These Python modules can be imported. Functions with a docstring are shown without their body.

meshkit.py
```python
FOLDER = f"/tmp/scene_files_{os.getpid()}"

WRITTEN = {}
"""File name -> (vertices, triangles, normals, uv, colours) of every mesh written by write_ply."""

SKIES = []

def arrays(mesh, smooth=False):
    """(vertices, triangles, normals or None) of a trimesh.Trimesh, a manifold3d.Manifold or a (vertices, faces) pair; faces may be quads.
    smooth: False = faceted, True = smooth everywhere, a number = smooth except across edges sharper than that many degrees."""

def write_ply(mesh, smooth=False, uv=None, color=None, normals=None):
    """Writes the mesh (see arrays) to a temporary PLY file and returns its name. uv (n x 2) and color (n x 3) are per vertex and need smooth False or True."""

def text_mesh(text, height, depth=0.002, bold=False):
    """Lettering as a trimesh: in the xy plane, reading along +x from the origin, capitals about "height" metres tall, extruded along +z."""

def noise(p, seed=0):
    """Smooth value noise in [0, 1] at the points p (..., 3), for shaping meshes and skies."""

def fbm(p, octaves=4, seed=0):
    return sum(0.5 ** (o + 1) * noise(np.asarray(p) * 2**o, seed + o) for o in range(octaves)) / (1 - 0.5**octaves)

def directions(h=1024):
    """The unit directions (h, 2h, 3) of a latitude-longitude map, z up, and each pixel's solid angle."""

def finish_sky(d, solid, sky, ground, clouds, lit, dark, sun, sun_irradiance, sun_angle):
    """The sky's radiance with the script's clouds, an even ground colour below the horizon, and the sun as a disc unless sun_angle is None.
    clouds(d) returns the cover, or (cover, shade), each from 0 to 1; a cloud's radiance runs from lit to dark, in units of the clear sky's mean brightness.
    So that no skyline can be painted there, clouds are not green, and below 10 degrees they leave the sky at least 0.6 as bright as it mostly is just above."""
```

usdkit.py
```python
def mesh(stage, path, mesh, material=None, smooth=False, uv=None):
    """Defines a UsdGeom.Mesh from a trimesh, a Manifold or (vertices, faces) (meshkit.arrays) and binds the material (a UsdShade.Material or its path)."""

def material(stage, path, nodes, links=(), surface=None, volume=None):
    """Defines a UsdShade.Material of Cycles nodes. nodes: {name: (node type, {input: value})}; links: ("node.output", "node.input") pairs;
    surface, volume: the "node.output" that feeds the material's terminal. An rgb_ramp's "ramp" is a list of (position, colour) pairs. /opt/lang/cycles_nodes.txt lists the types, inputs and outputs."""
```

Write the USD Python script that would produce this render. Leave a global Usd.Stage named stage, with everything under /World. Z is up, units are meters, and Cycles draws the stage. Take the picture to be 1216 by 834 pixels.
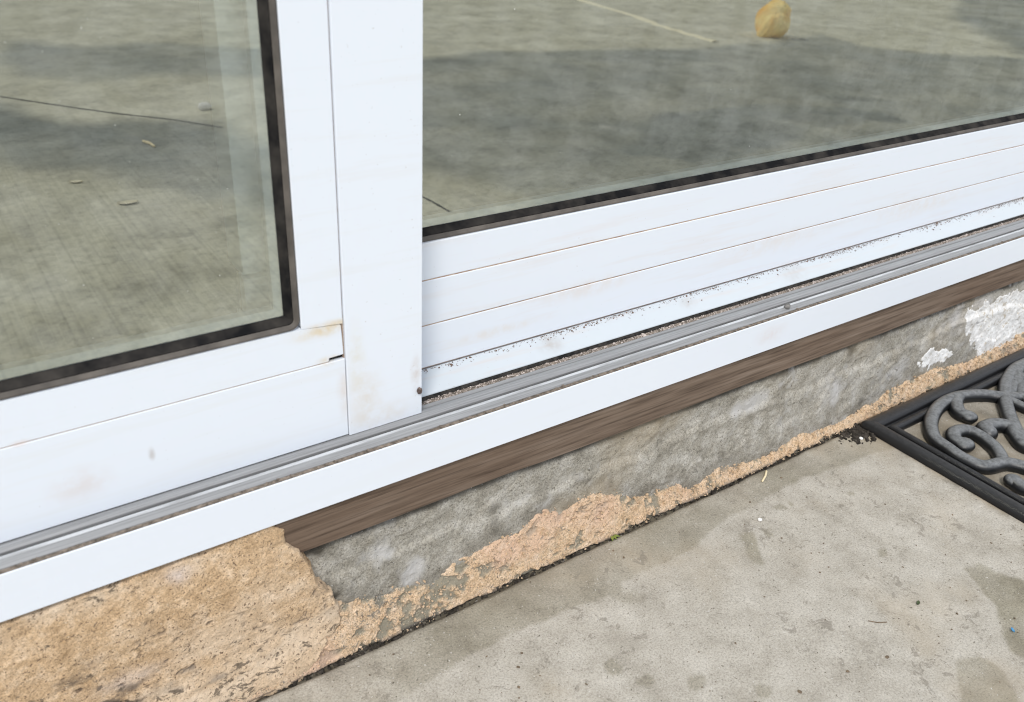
import math, random
import numpy as np, trimesh, shapely, usdkit, meshkit
from shapely.geometry import Polygon, box as sbox, LineString
from pxr import Usd, UsdGeom, UsdLux, UsdShade, Gf, Sdf, Vt

stage = Usd.Stage.CreateInMemory()
UsdGeom.SetStageUpAxis(stage, UsdGeom.Tokens.z)
UsdGeom.SetStageMetersPerUnit(stage, 1.0)
UsdGeom.Xform.Define(stage, '/World'); UsdGeom.Scope.Define(stage, '/World/Looks')
rng = np.random.default_rng(7); random.seed(7)

# ---------------------------------------------------------------- camera
cam = UsdGeom.Camera.Define(stage, '/World/Camera')
cam.CreateHorizontalApertureAttr(36.0); cam.CreateVerticalApertureAttr(36.0*702/1024)
cam.CreateFocalLengthAttr(36.0*0.85359)
cam.CreateClippingRangeAttr((0.02, 500.0))
FWD = np.array((0.51314831, 0.70325934, -0.49204178)); RGT = np.array((0.82412835, -0.56386439, 0.05356693)); DWN = np.array((-0.23977339, -0.43299336, -0.86892201))
CAM = np.array((0.0, -0.75, 0.90375))
M4 = np.eye(4); M4[0, :3] = RGT; M4[1, :3] = -DWN; M4[2, :3] = -FWD; M4[3, :3] = CAM
cam.AddTransformOp().Set(Gf.Matrix4d(*M4.ravel().tolist()))
cam.CreateExposureAttr(0.50)
cam.CreateFStopAttr(6.3); cam.CreateFocusDistanceAttr(1.30)

# ---------------------------------------------------------------- sky and soft sun (bright overcast)
SUN_EL, SUN_AZ = math.radians(52), math.radians(-140)       # azimuth = atan2(x, y) towards the sun: in front of the door, from the left
SKY_STRENGTH, SUN_I, SUN_ANGLE = 0.11, 0.40, 12.0
usdkit.material(stage, '/World/Looks/sky', {
    'tc': ('texture_coordinate', {}),
    'sky': ('sky_texture', {'sky_type': 'single_scattering', 'sun_disc': False, 'sun_elevation': SUN_EL, 'sun_rotation': SUN_AZ, 'aerosol_density': 2.0}),
    'n': ('noise_texture', {'scale': 2.2, 'detail': 5.0, 'roughness': 0.55}),
    'r': ('rgb_ramp', {'ramp': [(0.30, (0.45, 0.45, 0.45)), (0.62, (0.9, 0.9, 0.9))]}),
    'mx': ('mix', {'color2': (7.4, 7.7, 8.3)}),
    'bg': ('background_shader', {'strength': SKY_STRENGTH})},
    [('tc.generated', 'n.vector'), ('n.fac', 'r.fac'), ('r.color', 'mx.fac'), ('sky.color', 'mx.color1'), ('mx.color', 'bg.color')], surface='bg.background')
dome = UsdLux.DomeLight.Define(stage, '/World/sky')
UsdShade.MaterialBindingAPI.Apply(dome.GetPrim()).Bind(UsdShade.Material.Get(stage, '/World/Looks/sky'))
dome.GetPrim().SetCustomDataByKey('kind', 'structure')
sun = UsdLux.DistantLight.Define(stage, '/World/sun')
sun.CreateIntensityAttr(SUN_I); sun.CreateAngleAttr(SUN_ANGLE); sun.CreateNormalizeAttr(True); sun.CreateColorAttr(Gf.Vec3f(1.0, 0.965, 0.91))
sun.AddRotateXYZOp().Set(Gf.Vec3f(90 - math.degrees(SUN_EL), 0, -math.degrees(SUN_AZ) + 180))

# ---------------------------------------------------------------- helpers
USED = {}
def path_of(name, parent=None):
    base = (parent.GetPath().pathString if parent else '/World') + '/' + name
    k = USED.get(base, 0); USED[base] = k + 1
    return base if k == 0 else '%s_%03d' % (base, k)
def tag(p, label=None, cat=None, group=None, kind=None):
    for k, v in (('label', label), ('category', cat), ('group', group), ('kind', kind)):
        if v: p.SetCustomDataByKey(k, v)
    return p
def thing(name, label=None, cat=None, loc=(0, 0, 0), group=None, kind=None):
    x = UsdGeom.Xform.Define(stage, path_of(name)); x.AddTranslateOp().Set(Gf.Vec3d(*map(float, loc)))
    return tag(x.GetPrim(), label, cat, group, kind)
def obj(name, m, mat, parent=None, smooth=False, attrs=None, **t):
    loc = np.zeros(3)
    if parent is not None:
        mtx = UsdGeom.XformCache().GetLocalToWorldTransform(parent); loc = np.array(mtx.ExtractTranslation())
    if isinstance(m, trimesh.Trimesh): m = m.copy(); m.vertices = m.vertices - loc
    else: m = (np.asarray(m[0]) - loc, m[1])
    u = usdkit.mesh(stage, path_of(name, parent), m, '/World/Looks/' + mat, smooth=smooth)
    if attrs:
        for k, v in attrs.items():
            UsdGeom.PrimvarsAPI(u).CreatePrimvar(k, Sdf.ValueTypeNames.Color3fArray, 'vertex').Set(Vt.Vec3fArray.FromNumpy(np.asarray(v, np.float32)))
    return tag(u.GetPrim(), **t)
def cat(*ms): return trimesh.util.concatenate([m for m in ms])
def rounded(poly, r, seg=3):
    return poly.buffer(-r, join_style=2).buffer(r, quad_segs=seg) if r else poly
def extrude_x(pts, x0, x1, r=0.0008, step=None):
    """a y-z section run along x"""
    p = rounded(Polygon(pts), r)
    m = trimesh.creation.extrude_polygon(p, x1 - x0, engine='earcut')
    v = m.vertices; m.vertices = np.column_stack([v[:, 2] + x0, v[:, 0], v[:, 1]])
    m.fix_normals(); return m
def extrude_z(pts, z0, z1, r=0.0008):
    p = rounded(Polygon(pts), r)
    m = trimesh.creation.extrude_polygon(p, z1 - z0, engine='earcut'); m.apply_translation((0, 0, z0)); return m
def plate_xz(pts, y0, y1, r=0.0):
    """an x-z outline with thickness in y"""
    p = rounded(Polygon(pts), r)
    m = trimesh.creation.extrude_polygon(p, y1 - y0, engine='earcut')
    v = m.vertices; m.vertices = np.column_stack([v[:, 0], v[:, 2] + y0, v[:, 1]]); m.fix_normals(); return m
def bx(x0, x1, y0, y1, z0, z1):
    m = trimesh.creation.box((x1-x0, y1-y0, z1-z0)); m.apply_translation(((x0+x1)/2, (y0+y1)/2, (z0+z1)/2)); return m
def rect_loop(x0, x1, z0, z1, d, r, seg=5):
    a, b, c, e = x0+d, x1-d, z0+d, z1-d; r = max(r-d, 0.0006); out = []
    for cx, cz, s in ((b-r, c+r, -90), (b-r, e-r, 0), (a+r, e-r, 90), (a+r, c+r, 180)):
        for k in range(seg+1):
            t = math.radians(s + 90*k/seg); out.append((cx + r*math.cos(t), cz + r*math.sin(t)))
    return np.array(out)
def ring(profile, rect, r, plane='xz', seg=5):
    """closed section [(inward offset, depth)] swept round a rounded rectangle"""
    L = [rect_loop(*rect, d, r, seg) for d, _ in profile]; n, k = len(L[0]), len(profile)
    V = []
    for (d, h), l in zip(profile, L):
        V += [(a, h, b) if plane == 'xz' else (a, b, h) for a, b in l]
    F = []
    for i in range(k):
        for j in range(n):
            p, q = i*n+j, i*n+(j+1) % n; s, t = ((i+1) % k)*n+j, ((i+1) % k)*n+(j+1) % n
            F += [(p, q, t), (p, t, s)]
    m = trimesh.Trimesh(V, F, process=False); m.fix_normals()
    if m.volume < 0: m.invert()
    return m
def catmull(pts, n=8):
    P = np.array(pts, float); P = np.vstack([2*P[0]-P[1], P, 2*P[-1]-P[-2]]); out = []
    for i in range(1, len(P)-2):
        for t in np.linspace(0, 1, n, endpoint=False):
            a, b, c, d = P[i-1:i+3]
            out.append(0.5*((2*b) + (c-a)*t + (2*a-5*b+4*c-d)*t*t + (3*b-a-3*c+d)*t**3))
    out.append(P[-2]); return np.array(out)
def tube(pts, radii, squash=1.0, seg=10, walls=False):
    """tapered round bar through 3-D points, with rounded ends"""
    P = np.asarray(pts, float); R = np.broadcast_to(np.asarray(radii, float), (len(P),)).copy()
    T = np.gradient(P, axis=0); T /= np.linalg.norm(T, axis=1)[:, None] + 1e-12
    e0 = [(P[0]-T[0]*R[0]*s, R[0]*c) for s, c in ((0.95, 0.2), (0.75, 0.62), (0.4, 0.9))]
    e1 = [(P[-1]+T[-1]*R[-1]*s, R[-1]*c) for s, c in ((0.4, 0.9), (0.75, 0.62), (0.95, 0.2))]
    P = np.vstack([[e[0] for e in e0], P, [e[0] for e in e1]]); R = np.concatenate([[e[1] for e in e0], R, [e[1] for e in e1]])
    T = np.vstack([[T[0]]*3, T, [T[-1]]*3])
    up = np.array((0, 0, 1.0)) if abs(T[:, 2]).max() < 0.95 else np.array((0, 1.0, 0.1))
    S = np.cross(up, T); S /= np.linalg.norm(S, axis=1)[:, None] + 1e-12; U = np.cross(T, S)
    a = np.linspace(0, 2*np.pi, seg, endpoint=False)
    ca = np.where(np.sin(a) < 0, np.sign(np.cos(a))*np.abs(np.cos(a))**0.25, np.cos(a)) if walls else np.cos(a)
    V = (P[:, None] + R[:, None, None]*(ca[None, :, None]*S[:, None] + squash*np.sin(a)[None, :, None]*U[:, None])).reshape(-1, 3)
    F = []; n = len(P)
    for i in range(n-1):
        for j in range(seg):
            p, q = i*seg+j, i*seg+(j+1) % seg; F += [(p, q, q+seg), (p, q+seg, p+seg)]
    V = np.vstack([V, P[0], P[-1]]); c0, c1 = len(V)-2, len(V)-1
    for j in range(seg):
        F += [(c0, (j+1) % seg, j), (c1, (n-1)*seg+j, (n-1)*seg+(j+1) % seg)]
    m = trimesh.Trimesh(V, F, process=False)
    if m.volume < 0: m.invert()
    return m
def crumbs(centres, sizes, flat=1.0, seed=0):
    """many small irregular grains as one mesh"""
    g = np.random.default_rng(seed); b = trimesh.creation.icosahedron(); n = len(centres)
    v = np.array(b.vertices)
    V = v[None]*(1+0.45*g.uniform(-1, 1, (n, len(v), 1)))*np.asarray(sizes)[:, None, None]*g.uniform(0.6, 1.4, (n, 1, 3))
    V[..., 2] *= flat; th = g.uniform(0, 6.28, n); c, s = np.cos(th)[:, None], np.sin(th)[:, None]
    V = np.stack([V[..., 0]*c - V[..., 1]*s, V[..., 0]*s + V[..., 1]*c, V[..., 2]], -1) + np.asarray(centres)[:, None]
    F = np.array(b.faces)[None] + (np.arange(n)*len(v))[:, None, None]
    return trimesh.Trimesh(V.reshape(-1, 3), F.reshape(-1, 3), process=False)
def fb(x, y, scale, o=4, seed=0):
    """fractal noise about 0, roughly -1 to 1"""
    return 2.6*(meshkit.fbm(np.stack([np.asarray(x)*scale, np.asarray(y)*scale, np.full_like(np.asarray(x, float), 3.7+seed)], -1), o, seed) - 0.5)
def sd(poly, x, y):
    """distance to the outline of a polygon, positive inside"""
    P = Polygon(poly).buffer(0); s = np.shape(x); x, y = np.ravel(x), np.ravel(y)
    d = shapely.distance(P.boundary, shapely.points(x, y)); shapely.prepare(P)
    return np.where(shapely.contains_xy(P, x, y), d, -d).reshape(s)
def sstep(a, b, x):
    t = np.clip((x-a)/(b-a), 0, 1); return t*t*(3-2*t)
def sheet(A, B, fn, keep=None):
    """grid over A x B; fn gives 3-D points"""
    V = fn(A, B).reshape(-1, 3); n, m = A.shape
    i = np.arange(n*m).reshape(n, m); q = np.stack([i[:-1, :-1], i[:-1, 1:], i[1:, 1:], i[1:, :-1]], -1).reshape(-1, 4)
    if keep is not None:
        q = q[keep.ravel()[q].any(1)]
    used, inv = np.unique(q, return_inverse=True); q = inv.reshape(q.shape)
    f = np.vstack([q[:, [0, 1, 2]], q[:, [0, 2, 3]]])
    return trimesh.Trimesh(V[used], f, process=False), used
def grid(a0, a1, b0, b1, s):
    return np.meshgrid(np.arange(a0, a1+s/2, s), np.arange(b0, b1+s/2, s), indexing='ij')

# ---------------------------------------------------------------- materials
def mat(name, nodes, links, surface='p.BSDF'):
    return usdkit.material(stage, '/World/Looks/' + name, {'geo': ('geometry', {}), **nodes}, links, surface=surface)
def simple(name, c1, c2, scale=30.0, rough=0.6, bump=0.0, bscale=200.0, bdist=0.001, detail=4.0, spec=0.5, lo=0.35, hi=0.65, stretch=None, extra=None, metallic=0.0):
    nodes = {'n': ('noise_texture', {'scale': scale, 'detail': detail, 'roughness': 0.6}),
             'r': ('rgb_ramp', {'ramp': [(lo, c1), (hi, c2)]}),
             'p': ('principled_bsdf', {'roughness': rough, 'specular_ior_level': spec, 'metallic': metallic})}
    links = [('n.fac', 'r.fac'), ('r.color', 'p.base_color')]
    if stretch:
        nodes['map'] = ('mapping', {'scale': stretch}); links += [('geo.position', 'map.vector'), ('map.vector', 'n.vector')]
    else: links.append(('geo.position', 'n.vector'))
    if bump:
        nodes['bn'] = ('noise_texture', {'scale': bscale, 'detail': 5.0, 'roughness': 0.65}); nodes['b'] = ('bump', {'strength': bump, 'distance': bdist})
        links += [('map.vector' if stretch else 'geo.position', 'bn.vector'), ('bn.fac', 'b.height'), ('b.normal', 'p.normal')]
    return mat(name, nodes, links)

def pvc(name, base, spots=(), streak=(0.60, 0.55, 0.45), amount=0.35):
    """white plastic: faint cloudy yellowing, fine smears along x, and a few larger rubbed-in stains at fixed places"""
    nodes = {'map': ('mapping', {'scale': (2.2, 30.0, 30.0)}),
             'n': ('noise_texture', {'scale': 1.6, 'detail': 6.0, 'roughness': 0.65}),
             'r': ('rgb_ramp', {'ramp': [(0.52, (0, 0, 0)), (0.80, (amount,)*3)]}),
             'mx': ('mix', {'color1': base, 'color2': streak}),
             'n2': ('noise_texture', {'scale': 260.0, 'detail': 2.0}),
             'r2': ('rgb_ramp', {'ramp': [(0.72, (0, 0, 0)), (0.80, (0.4,)*3)]}),
             'mx2': ('mix', {'color2': (0.30, 0.24, 0.18)}),
             'n3': ('noise_texture', {'scale': 55.0, 'detail': 4.0, 'roughness': 0.6}),
             'bn': ('noise_texture', {'scale': 420.0, 'detail': 2.0}), 'b': ('bump', {'strength': 0.10, 'distance': 0.0004}),
             'p': ('principled_bsdf', {'roughness': 0.38, 'specular_ior_level': 0.45})}
    links = [('geo.position', 'map.vector'), ('map.vector', 'n.vector'), ('n.fac', 'r.fac'), ('r.color', 'mx.fac'), ('geo.position', 'n2.vector'), ('n2.fac', 'r2.fac'),
             ('r2.color', 'mx2.fac'), ('mx.color', 'mx2.color1'), ('geo.position', 'n3.vector'), ('geo.position', 'bn.vector'), ('bn.fac', 'b.height'), ('b.normal', 'p.normal')]
    last = 'mx2.color'
    for i, (pos, rad, col, amt, sc) in enumerate(spots):
        nodes.update({f's{i}': ('vector_math', {'math_type': 'subtract', 'vector2': pos}), f'sc{i}': ('vector_math', {'math_type': 'multiply', 'vector2': sc}), f'd{i}': ('vector_math', {'math_type': 'length'}),
                      f'k{i}': ('map_range', {'range_type': 'smoothstep', 'from_min': 0.0, 'from_max': rad, 'to_min': amt, 'to_max': 0.0, 'clamp': True}),
                      f'j{i}': ('math', {'math_type': 'multiply', 'use_clamp': True}), f'h{i}': ('map_range', {'from_min': 0.35, 'from_max': 0.62, 'to_min': 0.25, 'to_max': 1.3, 'clamp': True}),
                      f'm{i}': ('mix', {'color2': col})})
        links += [('geo.position', f's{i}.vector1'), (f's{i}.vector', f'sc{i}.vector1'), (f'sc{i}.vector', f'd{i}.vector1'), (f'd{i}.value', f'k{i}.value'), ('n3.fac', f'h{i}.value'),
                  (f'k{i}.result', f'j{i}.value1'), (f'h{i}.result', f'j{i}.value2'), (f'j{i}.value', f'm{i}.fac'), (last, f'm{i}.color1')]
        last = f'm{i}.color'
    links.append((last, 'p.base_color'))
    return mat(name, nodes, links)
WHITE = (0.70, 0.742, 0.800)
YEL, BRN = (0.62, 0.50, 0.30), (0.30, 0.23, 0.17)
pvc('white_pvc', WHITE, amount=0.15)
pvc('white_pvc_left', WHITE, [((0.335, 0.043, 0.447), 0.018, YEL, 0.8, (0.5, 0.1, 1.6)), ((0.318, 0.043, 0.445), 0.03, YEL, 0.45, (0.6, 0.1, 2.2)), ((0.327, 0.043, 0.406), 0.012, YEL, 0.7, (0.6, 0.1, 1.3)),
                              ((0.345, 0.043, 0.36), 0.02, (0.6, 0.5, 0.42), 0.35, (1.5, 0.1, 0.4)), ((0.13, 0.043, 0.352), 0.008, BRN, 0.45, (1.6, 0.1, 0.7)),
                              ((0.06, 0.043, 0.34), 0.03, (0.6, 0.5, 0.45), 0.3, (0.7, 0.1, 1.0)), ((0.02, 0.043, 0.405), 0.01, (0.6, 0.4, 0.3), 0.5, (0.8, 0.1, 2.0))], amount=0.24)
pvc('white_pvc_cover', WHITE, [((0.37, 0.041, 0.345), 0.032, (0.62, 0.57, 0.50), 0.5, (1.0, 0.1, 0.55)), ((0.39, 0.041, 0.315), 0.035, (0.62, 0.57, 0.50), 0.4, (0.5, 0.1, 1.4)), ((0.36, 0.041, 0.40), 0.02, (0.6, 0.55, 0.4), 0.3, (1.2, 0.1, 0.3)),
                               ((0.436, 0.041, 0.36), 0.01, (0.5, 0.42, 0.36), 0.5, (1.0, 0.1, 0.3))], amount=0.24)
pvc('white_pvc_right', WHITE, [((0.75, 0.10, 0.375), 0.10, (0.66, 0.55, 0.46), 0.3, (0.7, 0.1, 4.5)), ((0.60, 0.10, 0.345), 0.06, (0.66, 0.58, 0.50), 0.4, (0.5, 0.1, 5)), ((1.15, 0.10, 0.37), 0.12, (0.66, 0.55, 0.46), 0.25, (0.6, 0.1, 4)),
                               ((1.55, 0.10, 0.37), 0.14, (0.66, 0.55, 0.46), 0.25, (0.6, 0.1, 4))], streak=(0.64, 0.52, 0.42), amount=0.30)
pvc('white_pvc_ledge_dim', (0.51, 0.55, 0.58), [((0.68, 0.09, 0.31), 0.02, BRN, 0.35, (0.6, 1, 1)), ((0.95, 0.09, 0.31), 0.015, BRN, 0.3, (0.6, 1, 1)), ((1.2, 0.09, 0.31), 0.03, BRN, 0.2, (0.6, 1, 1))], streak=(0.55, 0.42, 0.34), amount=0.55)  # same white plastic, base darkened to offset the light on the upward slope
pvc('white_pvc_inner_lit', (0.86, 0.88, 0.88), amount=0.05)  # same white plastic, lightened to offset the shade behind the glass
pvc('white_pvc_sill', WHITE, [((1.05, 0.0, 0.27), 0.03, (0.6, 0.45, 0.38), 0.25, (0.6, 0.1, 1.3))], amount=0.10)
simple('track_grey', (0.17, 0.17, 0.17), (0.31, 0.315, 0.32), scale=20, rough=0.38, stretch=(0.5, 30.0, 30.0), lo=0.25, hi=0.70, bump=0.10, bscale=90, bdist=0.0005, spec=0.6)
simple('track_highlight', (0.32, 0.325, 0.33), (0.50, 0.515, 0.53), scale=9, rough=0.34, stretch=(1.2, 10.0, 10.0), lo=0.40, hi=0.56, spec=0.6)
simple('groove_dirt', (0.10, 0.085, 0.07), (0.26, 0.215, 0.175), scale=140, rough=0.95, bump=0.6, bscale=300, spec=0.2)
simple('groove_dark', (0.012, 0.012, 0.012), (0.05, 0.045, 0.04), scale=120, rough=0.9, spec=0.2)
simple('seam_rust', (0.32, 0.22, 0.16), (0.50, 0.40, 0.32), scale=60, rough=0.9, spec=0.2)
simple('dirt_crumb', (0.09, 0.065, 0.05), (0.22, 0.145, 0.11), scale=160, rough=0.95, spec=0.2)
simple('pale_crumb', (0.42, 0.36, 0.32), (0.62, 0.55, 0.51), scale=210, rough=0.95, spec=0.2)
simple('soil', (0.018, 0.016, 0.013), (0.07, 0.06, 0.05), scale=110, rough=0.95, spec=0.15)
simple('gasket_rubber', (0.006, 0.006, 0.007), (0.050, 0.045, 0.040), scale=30, rough=0.85, lo=0.38, hi=0.80, bump=0.2, bscale=140, spec=0.12)
simple('gasket_lip', (0.055, 0.048, 0.042), (0.12, 0.105, 0.09), scale=24, rough=0.75, bump=0.2, bscale=140)
simple('spacer_bar', (0.44, 0.48, 0.51), (0.56, 0.60, 0.63), scale=40, rough=0.45, lo=0.3, hi=0.7)
simple('lamella_black', (0.006, 0.006, 0.006), (0.012, 0.012, 0.012), rough=0.9)
def rubber(name, c, dust_sheen, lo, hi, rough):  # upward faces paler: sky sheen painted into the rubber colour
    mat(name, {'sx': ('separate_xyz', {}), 'up': ('map_range', {'range_type': 'smoothstep', 'from_min': lo, 'from_max': hi, 'clamp': True}), 'n': ('noise_texture', {'scale': 130.0, 'detail': 5.0, 'roughness': 0.7}), 'h': ('map_range', {'from_min': 0.35, 'from_max': 0.65, 'to_min': 0.45, 'to_max': 1.15}),
        'm': ('math', {'math_type': 'multiply', 'use_clamp': True}), 'c': ('mix', {'color1': c, 'color2': dust_sheen}), 'bn': ('noise_texture', {'scale': 650.0, 'detail': 3.0}), 'b': ('bump', {'strength': 0.4, 'distance': 0.0008}), 'p': ('principled_bsdf', {'roughness': rough, 'specular_ior_level': 0.45})},
        [('geo.normal', 'sx.vector'), ('sx.z', 'up.value'), ('geo.position', 'n.vector'), ('n.fac', 'h.value'), ('up.result', 'm.value1'), ('h.result', 'm.value2'), ('m.value', 'c.fac'), ('c.color', 'p.base_color'), ('geo.position', 'bn.vector'), ('bn.fac', 'b.height'), ('b.normal', 'p.normal')])
rubber('mat_rubber', (0.005, 0.005, 0.0055), (0.030, 0.030, 0.031), 0.75, 1.0, 0.40)
rubber('mat_scroll', (0.006, 0.0065, 0.007), (0.185, 0.192, 0.196), 0.50, 1.0, 0.38)
simple('interior_floor', (0.05, 0.045, 0.04), (0.08, 0.07, 0.06), scale=6, rough=0.5)
simple('interior_wall', (0.12, 0.11, 0.10), (0.15, 0.14, 0.13), scale=3, rough=0.9)
simple('render_wall', (0.44, 0.36, 0.26), (0.52, 0.42, 0.30), scale=9, rough=0.9, bump=0.5, bscale=120)
simple('green_leaf', (0.10, 0.16, 0.03), (0.26, 0.30, 0.06), scale=90, rough=0.5)
simple('dark_leaf', (0.03, 0.05, 0.015), (0.06, 0.08, 0.03), scale=90, rough=0.6)
simple('dry_leaf', (0.62, 0.57, 0.42), (0.80, 0.75, 0.60), scale=60, rough=0.8)
simple('straw', (0.60, 0.50, 0.30), (0.78, 0.68, 0.46), scale=60, rough=0.8)
simple('yellow_tone', (0.86, 0.48, 0.10), (0.90, 0.72, 0.30), scale=9, rough=0.9)
simple('blue_plastic', (0.05, 0.22, 0.42), (0.12, 0.34, 0.55), scale=80, rough=0.4)
simple('white_chip', (0.66, 0.65, 0.62), (0.80, 0.79, 0.76), scale=120, rough=0.8)
simple('grey_stone', (0.10, 0.10, 0.095), (0.22, 0.21, 0.20), scale=240, rough=0.8)
simple('twig', (0.10, 0.075, 0.05), (0.20, 0.15, 0.10), scale=120, rough=0.9)
simple('snail_shell', (0.05, 0.035, 0.03), (0.16, 0.11, 0.09), scale=300, rough=0.5)
simple('sealant', (0.045, 0.045, 0.042), (0.10, 0.10, 0.09), scale=60, rough=0.9)
simple('pale_ochre', (0.72, 0.66, 0.48), (0.84, 0.78, 0.60), scale=30, rough=0.9)

# sawn board: grain running along x
mat('board_wood', {'map': ('mapping', {'scale': (2.2, 40.0, 34.0)}), 'n': ('noise_texture', {'scale': 3.0, 'detail': 6.0, 'roughness': 0.62, 'distortion': 0.4}),
    'r': ('rgb_ramp', {'ramp': [(0.30, (0.100, 0.070, 0.050)), (0.48, (0.155, 0.113, 0.083)), (0.70, (0.200, 0.153, 0.118))]}),
    'map2': ('mapping', {'scale': (7.0, 200.0, 230.0)}), 'n2': ('noise_texture', {'scale': 1.0, 'detail': 4.0, 'roughness': 0.6}), 'r2': ('rgb_ramp', {'ramp': [(0.36, (0.62, 0.60, 0.58)), (0.50, (1.0, 1.0, 1.0)), (0.66, (1.12, 1.12, 1.12))]}),
    'mm': ('mix', {'mix_type': 'multiply', 'fac': 1.0}), 'n3': ('noise_texture', {'scale': 2.3, 'detail': 3.0}), 'r3': ('rgb_ramp', {'ramp': [(0.40, (0.85, 0.80, 0.76)), (0.62, (1.0, 1.0, 1.0))]}), 'mm2': ('mix', {'mix_type': 'multiply', 'fac': 1.0}),
    'b': ('bump', {'strength': 0.5, 'distance': 0.0012}), 'p': ('principled_bsdf', {'roughness': 0.8, 'specular_ior_level': 0.3})},
    [('geo.position', 'map.vector'), ('map.vector', 'n.vector'), ('n.fac', 'r.fac'), ('geo.position', 'map2.vector'), ('map2.vector', 'n2.vector'), ('n2.fac', 'r2.fac'), ('r.color', 'mm.color1'), ('r2.color', 'mm.color2'),
     ('geo.position', 'n3.vector'), ('n3.fac', 'r3.fac'), ('mm.color', 'mm2.color1'), ('r3.color', 'mm2.color2'), ('mm2.color', 'p.base_color'), ('n2.fac', 'b.height'), ('b.normal', 'p.normal')])

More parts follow.
